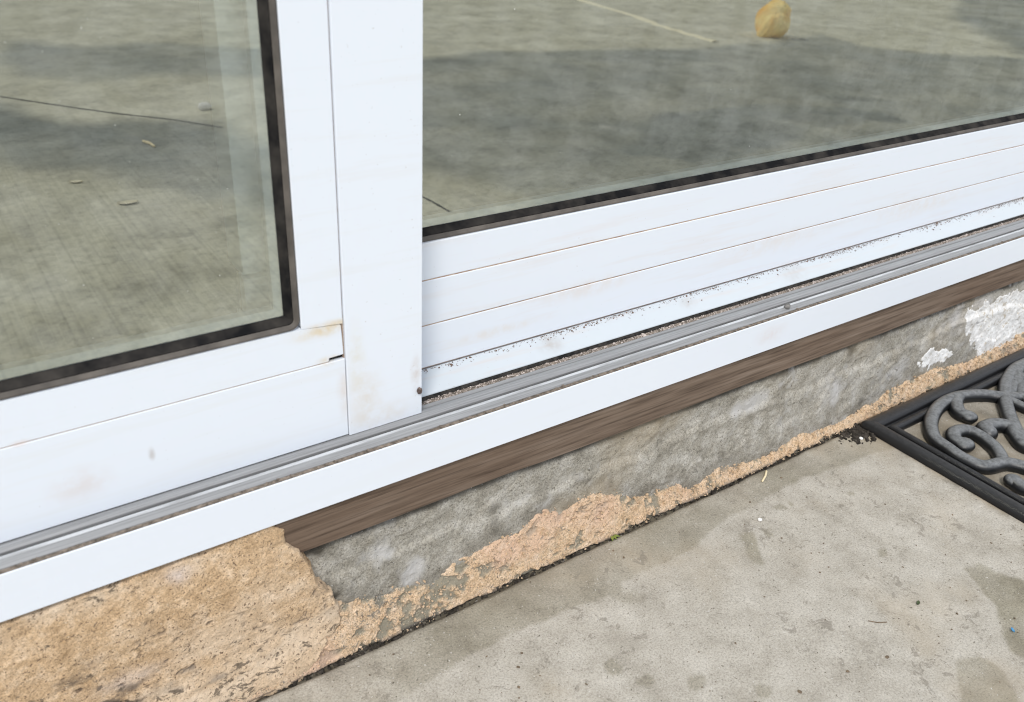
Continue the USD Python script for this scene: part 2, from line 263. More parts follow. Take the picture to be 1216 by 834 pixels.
def stone(name, ramp, scale, fine, pits, pit_col, bump=0.6, rough=0.92, masks=None, fine_amt=0.5, marks=None, specks=None):
    """cement and plaster: broad tone, sandy grain, small dark pits; masks = colours mixed in by the mesh attribute "mask" (red, green, blue)"""
    nodes = {'n': ('noise_texture', {'scale': scale, 'detail': 7.0, 'roughness': 0.66}), 'r': ('rgb_ramp', {'ramp': ramp}),
             'f': ('noise_texture', {'scale': fine, 'detail': 3.0, 'roughness': 0.7}), 'fr': ('rgb_ramp', {'ramp': [(0.30, (1-fine_amt,)*3), (0.52, (1.0,)*3), (0.72, (1+fine_amt*0.5,)*3)]}), 'fm': ('mix', {'mix_type': 'multiply', 'fac': 1.0}),
             'v': ('noise_texture', {'scale': pits[0], 'detail': 3.0, 'roughness': 0.75}), 'vr': ('rgb_ramp', {'ramp': [(pits[1]-0.05, (1, 1, 1)), (pits[1], (0, 0, 0))]}), 'vm': ('mix', {'color2': pit_col}),
             'hm': ('math', {'math_type': 'multiply_add', 'value2': 0.6}), 'b': ('bump', {'strength': bump, 'distance': 0.0022}), 'p': ('principled_bsdf', {'roughness': rough, 'specular_ior_level': 0.25})}
    links = [('geo.position', 'n.vector'), ('geo.position', 'f.vector'), ('geo.position', 'v.vector'), ('n.fac', 'r.fac'), ('f.fac', 'fr.fac'), ('r.color', 'fm.color1'), ('fr.color', 'fm.color2'), ('v.fac', 'vr.fac'), ('vr.color', 'vm.fac'),
             ('n.fac', 'hm.value1'), ('f.fac', 'hm.value3'), ('hm.value', 'b.height'), ('b.normal', 'p.normal')]
    last = 'fm.color'
    if masks:
        nodes['at'] = ('attribute', {'attribute': 'mask'}); nodes['sp'] = ('separate_color', {}); links.append(('at.color', 'sp.color'))
        for ch, (mode, col) in masks.items():
            nodes['m'+ch] = ('mix', {'mix_type': mode, 'color2': col}); links += [('sp.'+ch, f'm{ch}.fac'), (last, f'm{ch}.color1')]; last = f'm{ch}.color'
    links.append((last, 'vm.color1')); last = 'vm.color'
    if marks:                                   # larger dark marks, in clusters, slightly stretched along x
        sc, thr, col, amt = marks
        nodes.update({'kmap': ('mapping', {'scale': sc}), 'k': ('noise_texture', {'scale': 1.0, 'detail': 5.0, 'roughness': 0.75, 'distortion': 0.6}), 'kl': ('noise_texture', {'scale': 9.0, 'detail': 2.0}),
                      'ka': ('math', {'math_type': 'multiply_add', 'value2': 0.35}), 'kr': ('rgb_ramp', {'ramp': [(thr, (0, 0, 0)), (thr+0.035, (amt,)*3)]}), 'km': ('mix', {'color2': col})})
        links += [('geo.position', 'kmap.vector'), ('kmap.vector', 'k.vector'), ('geo.position', 'kl.vector'), ('kl.fac', 'ka.value1'), ('k.fac', 'ka.value3'), ('ka.value', 'kr.fac'), ('kr.color', 'km.fac'), (last, 'km.color1')]; last = 'km.color'
    if specks:                                  # pale sand grains
        sc, thr, col = specks
        nodes.update({'w': ('noise_texture', {'scale': sc, 'detail': 2.0, 'roughness': 0.6}), 'wr': ('rgb_ramp', {'ramp': [(thr, (0, 0, 0)), (thr+0.03, (0.8,)*3)]}), 'wm': ('mix', {'color2': col})})
        links += [('geo.position', 'w.vector'), ('w.fac', 'wr.fac'), ('wr.color', 'wm.fac'), (last, 'wm.color1')]; last = 'wm.color'
    links.append((last, 'p.base_color'))
    return mat(name, nodes, links)
stone('tan_plaster', [(0.30, (0.42, 0.280, 0.155)), (0.50, (0.59, 0.418, 0.255)), (0.70, (0.74, 0.575, 0.41))], 38, 520, (260, 0.40), (0.15, 0.10, 0.065), bump=0.8, masks={'r': ('mix', (0.13, 0.10, 0.075)), 'g': ('mix', (0.68, 0.555, 0.42)), 'b': ('mix', (0.68, 0.60, 0.56))}, marks=((55, 55, 95), 0.775, (0.12, 0.095, 0.07), 0.85), specks=(420, 0.68, (0.74, 0.62, 0.45)))
stone('crumbly_plaster', [(0.30, (0.56, 0.395, 0.24)), (0.50, (0.71, 0.52, 0.34)), (0.70, (0.78, 0.625, 0.47))], 70, 560, (330, 0.41), (0.20, 0.15, 0.11), bump=1.0, masks={'r': ('mix', (0.285, 0.265, 0.205)), 'g': ('mix', (0.72, 0.49, 0.36)), 'b': ('mix', (0.10, 0.09, 0.08))}, marks=((110, 110, 130), 0.770, (0.21, 0.195, 0.165), 0.9), specks=(480, 0.66, (0.80, 0.70, 0.56)))
stone('old_concrete', [(0.28, (0.215, 0.197, 0.160)), (0.48, (0.355, 0.332, 0.282)), (0.70, (0.50, 0.478, 0.43))], 30, 420, (240, 0.37), (0.085, 0.078, 0.062), bump=1.0, masks={'r': ('mix', (0.075, 0.068, 0.055)), 'g': ('mix', (0.50, 0.49, 0.475)), 'b': ('mix', (0.36, 0.295, 0.20))}, marks=((60, 60, 85), 0.83, (0.13, 0.12, 0.10), 0.7), specks=(330, 0.70, (0.62, 0.61, 0.59)))
stone('white_paint', [(0.35, (0.56, 0.55, 0.53)), (0.6, (0.76, 0.76, 0.75))], 40, 300, (150, 0.40), (0.40, 0.35, 0.27), bump=0.5, fine_amt=0.15, marks=((60, 60, 60), 0.79, (0.42, 0.36, 0.27), 0.8))
stone('patio_concrete', [(0.28, (0.310, 0.284, 0.238)), (0.47, (0.405, 0.376, 0.324)), (0.70, (0.495, 0.466, 0.412))], 17, 380, (170, 0.36), (0.12, 0.105, 0.08), bump=0.5, fine_amt=0.34, masks={'r': ('multiply', (0.54, 0.525, 0.44)), 'g': ('mix', (0.10, 0.085, 0.06)), 'b': ('mix', (0.40, 0.335, 0.245))}, marks=((48, 48, 48), 0.785, (0.185, 0.165, 0.135), 0.55), specks=(230, 0.68, (0.54, 0.52, 0.485)))
# outer patio: broom finish plus painted shade bands (red), dirt (green)
mat('broomed_concrete', {'n': ('noise_texture', {'scale': 3.2, 'detail': 7.0, 'roughness': 0.65}), 'r': ('rgb_ramp', {'ramp': [(0.30, (0.45, 0.43, 0.34)), (0.50, (0.55, 0.53, 0.43)), (0.70, (0.64, 0.62, 0.52))]}),
    'map': ('mapping', {'scale': (105.0, 1.3, 1.0), 'rotation': (0, 0, 0.11)}), 'f': ('noise_texture', {'scale': 1.0, 'detail': 1.5, 'roughness': 0.6}), 'fr': ('rgb_ramp', {'ramp': [(0.30, (0.84, 0.84, 0.84)), (0.52, (1, 1, 1)), (0.72, (1.05, 1.05, 1.05))]}), 'fm': ('mix', {'mix_type': 'multiply', 'fac': 1.0}),
    'xy': ('separate_xyz', {}), 'bx': ('map_range', {'range_type': 'smoothstep', 'from_min': 0.75, 'from_max': 1.25, 'to_min': 1.0, 'to_max': 0.08, 'clamp': True}), 'by': ('map_range', {'range_type': 'smoothstep', 'from_min': -2.6, 'from_max': -1.5, 'to_min': 0.25, 'to_max': 1.0, 'clamp': True}), 'bf': ('math', {'math_type': 'multiply'}),
    'g': ('noise_texture', {'scale': 7.0, 'detail': 8.0, 'roughness': 0.72, 'distortion': 0.3}), 'gr': ('rgb_ramp', {'ramp': [(0.30, (0.60, 0.60, 0.60)), (0.50, (0.95, 0.95, 0.95)), (0.70, (1.12, 1.12, 1.12))]}), 'gm': ('mix', {'mix_type': 'multiply', 'fac': 0.9}), 'q': ('noise_texture', {'scale': 42.0, 'detail': 6.0, 'roughness': 0.75}), 'qr': ('rgb_ramp', {'ramp': [(0.34, (0.74, 0.74, 0.74)), (0.50, (1, 1, 1)), (0.68, (1.12, 1.12, 1.12))]}), 'qm': ('mix', {'mix_type': 'multiply', 'fac': 1.0}),
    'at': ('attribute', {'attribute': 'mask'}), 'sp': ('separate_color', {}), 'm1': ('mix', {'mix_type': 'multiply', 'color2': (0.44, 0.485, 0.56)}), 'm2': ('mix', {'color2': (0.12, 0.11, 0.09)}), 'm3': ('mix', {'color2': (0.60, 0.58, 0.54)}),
    'b': ('bump', {'strength': 0.4, 'distance': 0.003}), 'p': ('principled_bsdf', {'roughness': 0.9, 'specular_ior_level': 0.25})},
    [('geo.position', 'n.vector'), ('n.fac', 'r.fac'), ('geo.position', 'map.vector'), ('map.vector', 'f.vector'), ('f.fac', 'fr.fac'), ('r.color', 'fm.color1'), ('fr.color', 'fm.color2'), ('geo.position', 'xy.vector'), ('xy.x', 'bx.value'), ('xy.y', 'by.value'), ('bx.result', 'bf.value1'), ('by.result', 'bf.value2'), ('bf.value', 'fm.fac'), ('geo.position', 'g.vector'), ('g.fac', 'gr.fac'), ('fm.color', 'gm.color1'), ('gr.color', 'gm.color2'),
     ('at.color', 'sp.color'), ('geo.position', 'q.vector'), ('q.fac', 'qr.fac'), ('gm.color', 'qm.color1'), ('qr.color', 'qm.color2'), ('sp.r', 'm1.fac'), ('qm.color', 'm1.color1'), ('sp.g', 'm2.fac'), ('m1.color', 'm2.color1'), ('sp.b', 'm3.fac'), ('m2.color', 'm3.color1'), ('m3.color', 'p.base_color'), ('f.fac', 'b.height'), ('b.normal', 'p.normal')])
simple('earth', (0.24, 0.22, 0.16), (0.34, 0.31, 0.24), scale=0.8, rough=0.95)

# coated double glazing: strong mirror of the patio, some light through it, dust
mat('front_glass', {'gl': ('glossy_bsdf', {'color': (0.95, 0.97, 0.86), 'roughness': 0.004}), 'tr': ('transparent_bsdf', {'color': (0.92, 0.99, 1.0)}), 'fr': ('fresnel', {'IOR': 1.5}),
    'ma': ('math', {'math_type': 'multiply_add', 'value2': 0.7, 'value3': 0.35, 'use_clamp': True}), 'mx': ('mix_closure', {}),
    'df': ('diffuse_bsdf', {'color': (0.55, 0.56, 0.52)}), 'dn': ('noise_texture', {'scale': 14.0, 'detail': 6.0, 'roughness': 0.7}), 'dr': ('rgb_ramp', {'ramp': [(0.42, (0.015,)*3), (0.75, (0.10,)*3)]}),
    'sn': ('noise_texture', {'scale': 300.0, 'detail': 1.0}), 'sr': ('rgb_ramp', {'ramp': [(0.80, (0,)*3), (0.83, (0.8,)*3)]}), 'ad': ('math', {'math_type': 'add', 'use_clamp': True}), 'm2': ('mix_closure', {}),
    'wn': ('noise_texture', {'scale': 2.5, 'detail': 1.0}), 'wb': ('bump', {'strength': 0.02, 'distance': 0.01})},
    [('fr.fac', 'ma.value1'), ('ma.value', 'mx.fac'), ('tr.BSDF', 'mx.closure1'), ('gl.BSDF', 'mx.closure2'), ('geo.position', 'dn.vector'), ('dn.fac', 'dr.fac'), ('geo.position', 'sn.vector'), ('sn.fac', 'sr.fac'),
     ('dr.color', 'ad.value1'), ('sr.color', 'ad.value2'), ('ad.value', 'm2.fac'), ('mx.closure', 'm2.closure1'), ('df.BSDF', 'm2.closure2')], surface='m2.closure')
mat('inner_glass', {'gl': ('glossy_bsdf', {'color': (1, 1, 1), 'roughness': 0.0}), 'tr': ('transparent_bsdf', {'color': (0.96, 0.98, 0.97)}), 'fr': ('fresnel', {'IOR': 1.45}), 'mx': ('mix_closure', {})},
    [('fr.fac', 'mx.fac'), ('tr.BSDF', 'mx.closure1'), ('gl.BSDF', 'mx.closure2')], surface='mx.closure')

# ================================================================ the setting: patio, earth, room behind the glass
DAMP_WALL_EDGE = [(0.0, -0.06), (0.20, -0.10)] + [(0.327, -0.106), (0.446, -0.090), (0.551, -0.095), (0.635, -0.101), (0.667, -0.108), (0.671, -0.127), (0.695, -0.142), (0.712, -0.128), (0.691, -0.111), (0.697, -0.097), (0.715, -0.100), (0.774, -0.098), (0.824, -0.100), (0.854, -0.092), (0.891, -0.085), (0.954, -0.073), (1.060, -0.071), (1.110, -0.067), (1.215, -0.082), (1.309, -0.087)] + [(1.36, -0.10), (1.36, 0.1), (0.0, 0.1)]
STREAK = [(0.925, -0.114), (0.951, -0.121), (0.907, -0.178), (0.888, -0.170)]
SPOTS = [(1.029, -0.101), (0.975, -0.135), (1.087, -0.263), (0.591, -0.208), (0.611, -0.250), (0.672, -0.282), (0.728, -0.339), (1.172, -0.137), (1.057, -0.107)]
STAIN_RIGHT = [(1.168, -0.344), (1.201, -0.351), (1.203, -0.373), (1.221, -0.403), (1.232, -0.436), (1.088, -0.511), (1.069, -0.474), (1.096, -0.447), (1.132, -0.414), (1.149, -0.385)]
STAIN_LOW = [(0.988, -0.441), (1.024, -0.455), (1.032, -0.481), (1.014, -0.510), (0.983, -0.538), (0.913, -0.495)]
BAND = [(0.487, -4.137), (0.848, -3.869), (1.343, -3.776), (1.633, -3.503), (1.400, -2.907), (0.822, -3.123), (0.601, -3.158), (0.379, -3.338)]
SHADE_POOL = [(0.227, -3.049), (0.326, -2.941), (0.948, -2.274), (1.067, -2.016), (0.798, -1.334), (0.715, -1.537), (0.621, -1.544), (0.452, -1.782), (0.335, -2.006), (0.213, -2.106), (0.133, -2.188)]
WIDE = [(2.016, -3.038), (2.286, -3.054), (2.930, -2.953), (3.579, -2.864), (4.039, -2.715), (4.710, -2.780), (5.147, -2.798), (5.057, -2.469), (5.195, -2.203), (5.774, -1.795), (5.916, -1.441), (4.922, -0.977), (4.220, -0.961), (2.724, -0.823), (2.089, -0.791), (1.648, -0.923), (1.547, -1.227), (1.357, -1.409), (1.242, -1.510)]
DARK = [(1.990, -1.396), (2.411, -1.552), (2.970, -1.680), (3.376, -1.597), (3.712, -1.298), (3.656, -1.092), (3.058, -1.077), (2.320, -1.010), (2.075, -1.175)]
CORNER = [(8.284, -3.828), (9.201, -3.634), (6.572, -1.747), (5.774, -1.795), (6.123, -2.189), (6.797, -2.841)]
CRACK = [(0.335, -3.007), (0.479, -2.825), (0.643, -2.626), (0.807, -2.455), (0.948, -2.274)]
JOINT = [(1.236, -1.220), (1.241, -1.153), (1.246, -1.065)]
PALE = [(4.395, -4.439), (4.268, -3.638), (4.174, -3.211), (4.144, -2.816)]

patio = thing('patio', kind='structure')
A, B = grid(-0.36, 2.40, -0.72, 0.012, 0.004)
wx, wy = 0.010*fb(A, B, 28, 4, 1), 0.010*fb(A, B, 28, 4, 2)
edge = np.minimum(np.minimum(A+0.36, 2.40-A), B+0.72)
def near_z(x, y):
    z = 0.0016*fb(x, y, 9, 4, 5) + 0.0007*fb(x, y, 60, 3, 6)
    z = z - 0.010*np.exp(-((y + 0.0125 + 0.004*fb(x, y*0, 14, 4, 9))/0.0035)**2)
    return z*sstep(0, 0.05, edge)
damp = sstep(-0.003, 0.005, sd(DAMP_WALL_EDGE, A+0.9*wx, B+0.9*wy))*np.clip(0.52 + 0.45*fb(A, B, 11, 6, 3) - 0.35*sstep(0.5, 0.2, A), 0.2, 1)
for poly, k in ((STREAK, 0.75), (STAIN_RIGHT, 0.85), (STAIN_LOW, 0.75)):
    damp = np.maximum(damp, k*sstep(-0.003, 0.004, sd(poly, A+0.8*wx, B+0.8*wy))*np.clip(0.85+0.4*fb(A, B, 30, 4, 17), 0.3, 1))
for (sx, sy), r in zip(SPOTS, (0.012, 0.007, 0.009, 0.014, 0.012, 0.013, 0.012, 0.006, 0.007)):
    damp = np.maximum(damp, 0.55*sstep(1.15, 0.75, np.hypot(A-sx+1.6*wx, B-sy+1.6*wy)/r + 0.55*fb(A, B, 110, 4, int(sx*1000) % 37)))
dirt = np.exp(-((B+0.012)/0.008)**2)*(0.85+0.3*fb(A, B, 60, 3, 8)) + 0.35*np.exp(-np.abs(B+0.02)/0.02)*sstep(-0.2, 0.5, fb(A, B, 25, 4, 11))
dm = np.abs(A-1.352)
dirt = dirt + 0.75*np.exp(-np.maximum(1.354-A, 0)/0.009)*sstep(-0.5, 0.3, fb(A, B, 40, 4, 12))*(A < 1.40) + 0.80*(A >= 1.36)*(A < 2.10)*sstep(-0.50, -0.46, B)*sstep(-1.0, 0.4, fb(A, B, 26, 4, 16))  # dirt round and under the mat, deepened to paint in its shade
brown = 0.55*np.exp(-np.maximum(1.354-A, 0)/0.03)*(A < 1.36)*sstep(-0.5, 0.5, fb(A, B, 22, 4, 13)) + 0.45*sstep(0.1, 0.8, fb(A, B, 8, 5, 14)) + 0.3*(A > 1.36)*(A < 2.10)*sstep(-0.50, -0.46, B)*sstep(-0.6, 0.4, fb(A, B, 16, 4, 15))
mask = np.clip(np.stack([damp, dirt, brown], -1), 0, 1).reshape(-1, 3)
m, used = sheet(A, B, lambda x, y: np.stack([x, y, near_z(x, y)], -1))
obj('near_slab', m, 'patio_concrete', patio, smooth=True, attrs={'mask': mask[used]})
# outer part: four strips round the near slab
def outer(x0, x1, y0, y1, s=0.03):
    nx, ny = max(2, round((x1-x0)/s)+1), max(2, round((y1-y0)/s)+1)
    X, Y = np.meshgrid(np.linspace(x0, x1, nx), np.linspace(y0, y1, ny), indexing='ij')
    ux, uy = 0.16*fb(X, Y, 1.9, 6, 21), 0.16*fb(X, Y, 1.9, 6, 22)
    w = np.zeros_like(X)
    for poly, k, soft in ((BAND, 0.70, 0.12), (SHADE_POOL, 0.80, 0.10), (WIDE, 0.70, 0.09), (DARK, 1.0, 0.12), (CORNER, 0.7, 0.10)):  # outlines of the mirrored shade bands, painted as darker, cooler concrete
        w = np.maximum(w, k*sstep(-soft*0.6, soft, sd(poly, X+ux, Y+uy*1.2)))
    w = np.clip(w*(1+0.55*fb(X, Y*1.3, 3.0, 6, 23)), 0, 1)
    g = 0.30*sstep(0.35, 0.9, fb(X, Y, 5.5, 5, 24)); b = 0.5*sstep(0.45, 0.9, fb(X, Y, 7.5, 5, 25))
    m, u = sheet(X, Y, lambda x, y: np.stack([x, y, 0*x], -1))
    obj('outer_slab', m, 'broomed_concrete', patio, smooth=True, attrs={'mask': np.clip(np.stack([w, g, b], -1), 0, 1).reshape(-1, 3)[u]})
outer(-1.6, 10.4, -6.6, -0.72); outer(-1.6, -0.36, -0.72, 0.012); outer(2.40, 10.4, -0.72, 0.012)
def strip(pts, w, h, seed, jag=0.3):
    P = catmull(pts, 14); T = np.gradient(P, axis=0); T /= np.linalg.norm(T, axis=1)[:, None]; N = np.stack([-T[:, 1], T[:, 0]], 1); t = np.arange(len(P))
    j = fb(t*0.37, t*0.0, 1.0, 3, seed)
    a, b = P + N*(w*(0.5+jag*j))[:, None], P - N*(w*(0.5-jag*np.roll(j, 5)))[:, None]
    V = np.vstack([np.column_stack([q, np.full(len(P), z)]) for q, z in ((a, -0.002), (a*0.7+b*0.3, h), (a*0.3+b*0.7, h), (b, -0.002))]); n = len(P); F = []
    for k in range(3):
        for i in range(n-1):
            p, q = k*n+i, k*n+i+1; F += [(p, p+n, q+n), (p, q+n, q)]
    m = trimesh.Trimesh(V, F, process=False)
    if m.face_normals[:, 2].sum() < 0: m.invert()
    return m
obj('joint_sealant', strip(CRACK, 0.016, 0.002, 31), 'sealant', patio, smooth=True)
obj('joint_sealant', strip(JOINT, 0.011, 0.002, 32), 'sealant', patio, smooth=True)
obj('pale_line', strip(PALE, 0.07, 0.005, 33, 0.5), 'pale_ochre', patio, smooth=True)  # pale raised strip across the outer patio
g = cat(bx(-60, 60, -80, -6.6, -0.2, -0.006), bx(-60, -1.6, -6.6, 30, -0.2, -0.006), bx(10.4, 60, -6.6, 30, -0.2, -0.006), bx(-1.6, 10.4, 0.012, 30, -0.2, -0.006))
obj('ground', g, 'earth', kind='structure')

# room behind the glass
rm = thing('interior_room', kind='structure')
obj('floor', bx(-3.0, 4.0, 0.17, 4.4, 0.20, 0.29), 'interior_floor', rm)
for k, b in enumerate(((-3.0, 4.0, 4.4, 4.5, 0.0, 2.70), (-3.1, -3.0, 0.17, 4.5, 0.0, 2.70), (4.0, 4.1, 0.17, 4.5, 0.0, 2.70))): obj('wall', bx(*b), 'interior_wall', rm)
obj('ceiling', bx(-3.1, 4.1, 0.17, 4.5, 2.70, 2.80), 'interior_wall', rm)
hw = thing('house_wall', 'tan rendered house wall around the white sliding door', 'wall')
obj('wall_panel', bx(-3.1, -1.37, 0.003, 0.168, 0.30, 2.9), 'render_wall', hw); obj('wall_panel', bx(2.52, 4.1, 0.003, 0.168, 0.30, 2.9), 'render_wall', hw)
obj('lintel', bx(-1.37, 2.52, 0.003, 0.168, 2.28, 2.9), 'render_wall', hw)

# ================================================================ plinth under the door
plinth = thing('house_plinth', 'rough grey concrete plinth with broken tan plaster under the door sill', 'plinth')
obj('foundation', cat(bx(-3.1, 4.1, 0.035, 0.168, 0.0, 0.20), bx(-3.1, -0.30, 0.012, 0.034, 0.0, 0.297), bx(2.30, 4.1, 0.012, 0.034, 0.0, 0.297)), 'old_concrete', plinth)
PATCH_EDGE = [(0.253, 0.229), (0.249, 0.209), (0.261, 0.191), (0.276, 0.161), (0.281, 0.135), (0.301, 0.106), (0.307, 0.085)]
SKIRT_TOP = [(0.309, 0.082), (0.350, 0.070), (0.399, 0.064), (0.443, 0.049), (0.476, 0.066), (0.544, 0.077), (0.576, 0.075), (0.615, 0.092), (0.654, 0.080), (0.692, 0.091), (0.768, 0.070), (0.816, 0.039), (0.889, 0.038), (0.922, 0.017), (0.986, 0.037), (1.098, 0.007), (1.182, 0.026), (1.330, 0.015), (1.421, 0.047), (1.468, 0.061), (1.577, 0.067), (1.741, 0.045), (1.958, 0.057)]
WHITE_A = [(1.718, 0.105), (1.703, 0.144), (1.793, 0.142), (2.002, 0.138), (2.081, 0.023), (1.917, 0.022), (1.804, 0.010)]
WHITE_B = [(1.554, 0.068), (1.577, 0.081), (1.643, 0.079), (1.672, 0.059), (1.590, 0.054)]
def core_y(x, z):
    led = fb(x, z*1.3, 9, 5, 41)
    return (0.0135 - 0.009*sstep(0.13, 0.0, z) - 0.0055*sstep(0.118, 0.108, z + 0.030*fb(x, z*0, 5, 5, 56) + 0.006*fb(x, z, 40, 3, 57)) + 0.0040*fb(x*1.2, z, 15, 5, 42) + 0.0024*fb(x, z, 60, 4, 43) + 0.0009*fb(x, z, 240, 3, 44)
            + 0.0022*sstep(0.02, 0.10, led)*sstep(0.20, 0.14, z) + 0.006*sstep(0.166, 0.182, z + 0.006*fb(x, z, 30, 3, 45)))
A, B = grid(-0.30, 2.30, -0.006, 0.240, 0.002)
def spots(x, z, L):
    o = 0
    for cx, cz, rx, rz, k in L: o = np.maximum(o, k*np.exp(-((x-cx)/rx)**2 - ((z-cz)/rz)**2))
    return o
warp = 0.02*fb(A, B, 22, 4, 46)
pale = 0.9*sstep(0.10, 0.85, spots(A+warp, B+0.6*warp, [(0.415, 0.086, 0.03, 0.02, 0.75), (0.366, 0.119, 0.025, 0.02, 0.6), (0.618, 0.106, 0.03, 0.008, 0.5), (0.871, 0.161, 0.02, 0.02, 0.35), (1.049, 0.131, 0.05, 0.018, 0.8), (1.275, 0.083, 0.03, 0.025, 0.8), (1.124, 0.161, 0.03, 0.012, 0.4), (1.652, 0.141, 0.03, 0.02, 0.7), (0.588, 0.114, 0.02, 0.01, 0.4), (1.470, 0.076, 0.04, 0.01, 0.3), (1.737, 0.155, 0.03, 0.01, 0.7)])+0.55*fb(A, B, 55, 6, 47)+0.25*sstep(0.9, 1.7, A)) + 0.5*sstep(0.30, 0.6, fb(A, B, 13, 5, 53))*sstep(-0.1, 0.3, fb(A, B, 80, 3, 54))
darkm = 0.95*sstep(0.161, 0.173, B + 0.007*fb(A, B, 26, 4, 48)) + 0.75*np.exp(-np.maximum(A-0.285-(0.20-B)*0.2, 0)/0.012)*sstep(0.0, 0.3, 0.15+fb(A, B, 30, 3, 49))*(B < 0.19) + 0.45*sstep(0.45, 0.8, fb(A, B, 24, 5, 50)) + 0.35*sstep(0.035, 0.005, B-np.interp(A, [p[0] for p in SKIRT_TOP], [p[1] for p in SKIRT_TOP]))*(0.6+0.6*fb(A, B, 18, 4, 52)) + spots(A, B, [(1.315, 0.168, 0.012, 0.02, 1.0)])  # dark marks, plus shade painted under the board and by the plaster edge
warm = 0.45*sstep(0.05, 0.6, fb(A, B, 6, 4, 51))
m, used = sheet(A, B, lambda x, z: np.stack([x, core_y(x, z), z], -1))
obj('concrete_core', m, 'old_concrete', plinth, smooth=True, attrs={'mask': np.clip(np.stack([darkm, pale, warm], -1), 0, 1).reshape(-1, 3)[used]})
# tan plaster left standing on the left
A, B = grid(-0.30, 0.33, -0.004, 0.2405, 0.0013)
patch = [(-0.5, 0.2355), (0.15, 0.2362)] + [(0.215, 0.2395), (0.235, 0.2395)] + PATCH_EDGE + [(0.31, 0.06), (0.25, 0.0), (0.22, -0.05), (-0.5, -0.05)]
d = sd(patch, A, B) + 0.0045*fb(A, B, 45, 4, 61) + 0.002*fb(A, B, 160, 3, 62)
slope = 0.0035 - 0.0055*sstep(0.235, 0.17, B) - 0.012*sstep(0.09, 0.0, B)
thick = sstep(-0.0015, 0.0035, d)
rough = 0.0013*fb(A, B, 26, 4, 63) + 0.0010*fb(A, B*1.6, 85, 4, 64) + 0.0010*fb(A, B, 280, 3, 65)
pit = sstep(0.30, 0.55, fb(A, B*1.5, 80, 4, 66))*sstep(0.0, 0.4, 0.25+fb(A, B, 9, 3, 67) - (B-0.10)*4)
yy = np.where(d > -0.006, slope + rough + 0.0030*pit + (1-thick)*0.022, 0.03)
low = sstep(0.004, -0.004, B - np.interp(A, [-0.3, -0.07, 0.09, 0.19, 0.225, 0.246, 0.305], [0.035, 0.040, 0.040, 0.045, 0.064, 0.082, 0.088]) + 0.010*fb(A, B, 26, 4, 68))
stainm = np.clip(0.9*pit + 0.45*sstep(0.15, 0.75, fb(A, B*1.6, 24, 6, 69))*sstep(0.21, 0.08, B) + 0.5*low*sstep(0.2, 0.6, fb(A, B, 34, 4, 70)) + 1.1*sstep(0.02, 0.38, fb(A, B*2.2, 34, 5, 75))*spots(A, B, [(-0.01, 0.128, 0.05, 0.022, 1), (0.0, 0.075, 0.10, 0.035, 0.9), (0.12, 0.05, 0.09, 0.03, 0.8), (0.235, 0.205, 0.02, 0.02, 0.5), (0.29, 0.10, 0.02, 0.02, 0.7)]), 0, 1)
greyt = np.clip(0.75*sstep(0.205, 0.236, B + 0.012*fb(A, B, 30, 4, 71))*sstep(-0.2, 0.5, fb(A, B, 20, 4, 72)) + 0.40*low + 0.55*sstep(-0.05, 0.55, fb(A, B*1.3, 7, 6, 74)), 0, 1)
white = spots(A+0.01*fb(A, B, 60, 3, 73), B, [(0.128, 0.2185, 0.012, 0.010, 0.7), (0.06, 0.105, 0.03, 0.012, 0.35)])
m, used = sheet(A, B, lambda x, z: np.stack([x, yy, z], -1), keep=d > -0.005)
obj('plaster_patch', m, 'tan_plaster', plinth, smooth=True, attrs={'mask': np.clip(np.stack([stainm, greyt, white], -1), 0, 1).reshape(-1, 3)[used]}, label='orange tan plaster still standing on the left')
# crumbly skirt along the foot of the wall
A, B = grid(-0.05, 2.30, -0.004, 0.125, 0.0014)
sx = np.array([-0.2, 0.20, 0.25] + [p[0] for p in SKIRT_TOP] + [2.4]); sz = np.array([0.02, 0.055, 0.085] + [p[1] - 0.020*float(sstep(1.33, 1.45, p[0])) for p in SKIRT_TOP] + [0.04])
top = np.interp(A, sx, sz)
d = top - B + 0.009*fb(A, B, 38, 4, 81) + 0.006*fb(A, B, 130, 4, 82)
d = np.minimum(d, B + 0.001 + 0.0045*(fb(A, B*0, 30, 4, 83) + 0.25))
hole = sstep(0.19, 0.36, fb(A, B*1.2, 58, 5, 84) + 0.35*fb(A, B, 7, 2, 90) + 0.25*sstep(0.55, 0.30, A)*sstep(0.25, 0.4, A))
frac = np.clip(B/np.maximum(top, 0.02), 0, 1)
yy = core_y(A, B)*frac - 0.0025 - 0.0125*(1-frac)**1.2 + 0.0013*fb(A, B, 42, 4, 85) + 0.0010*fb(A, B, 150, 3, 86) + 0.0011*fb(A, B, 380, 2, 87) + 0.0035*hole + (1-sstep(-0.002, 0.004, d))*0.016
red = np.clip(0.95*hole + 0.45*sstep(0.3, 0.8, fb(A, B, 70, 4, 88)), 0, 1); pink = 0.6*sstep(0.0, 0.6, fb(A, B, 11, 4, 89)); dk = 0.9*sstep(0.007, 0.0, B)
m, used = sheet(A, B, lambda x, z: np.stack([x, yy, z], -1), keep=d > -0.006)
obj('plaster_skirt', m, 'crumbly_plaster', plinth, smooth=True, attrs={'mask': np.clip(np.stack([red, pink, dk], -1), 0, 1).reshape(-1, 3)[used]}, label='crumbly pinkish plaster strip at the foot')
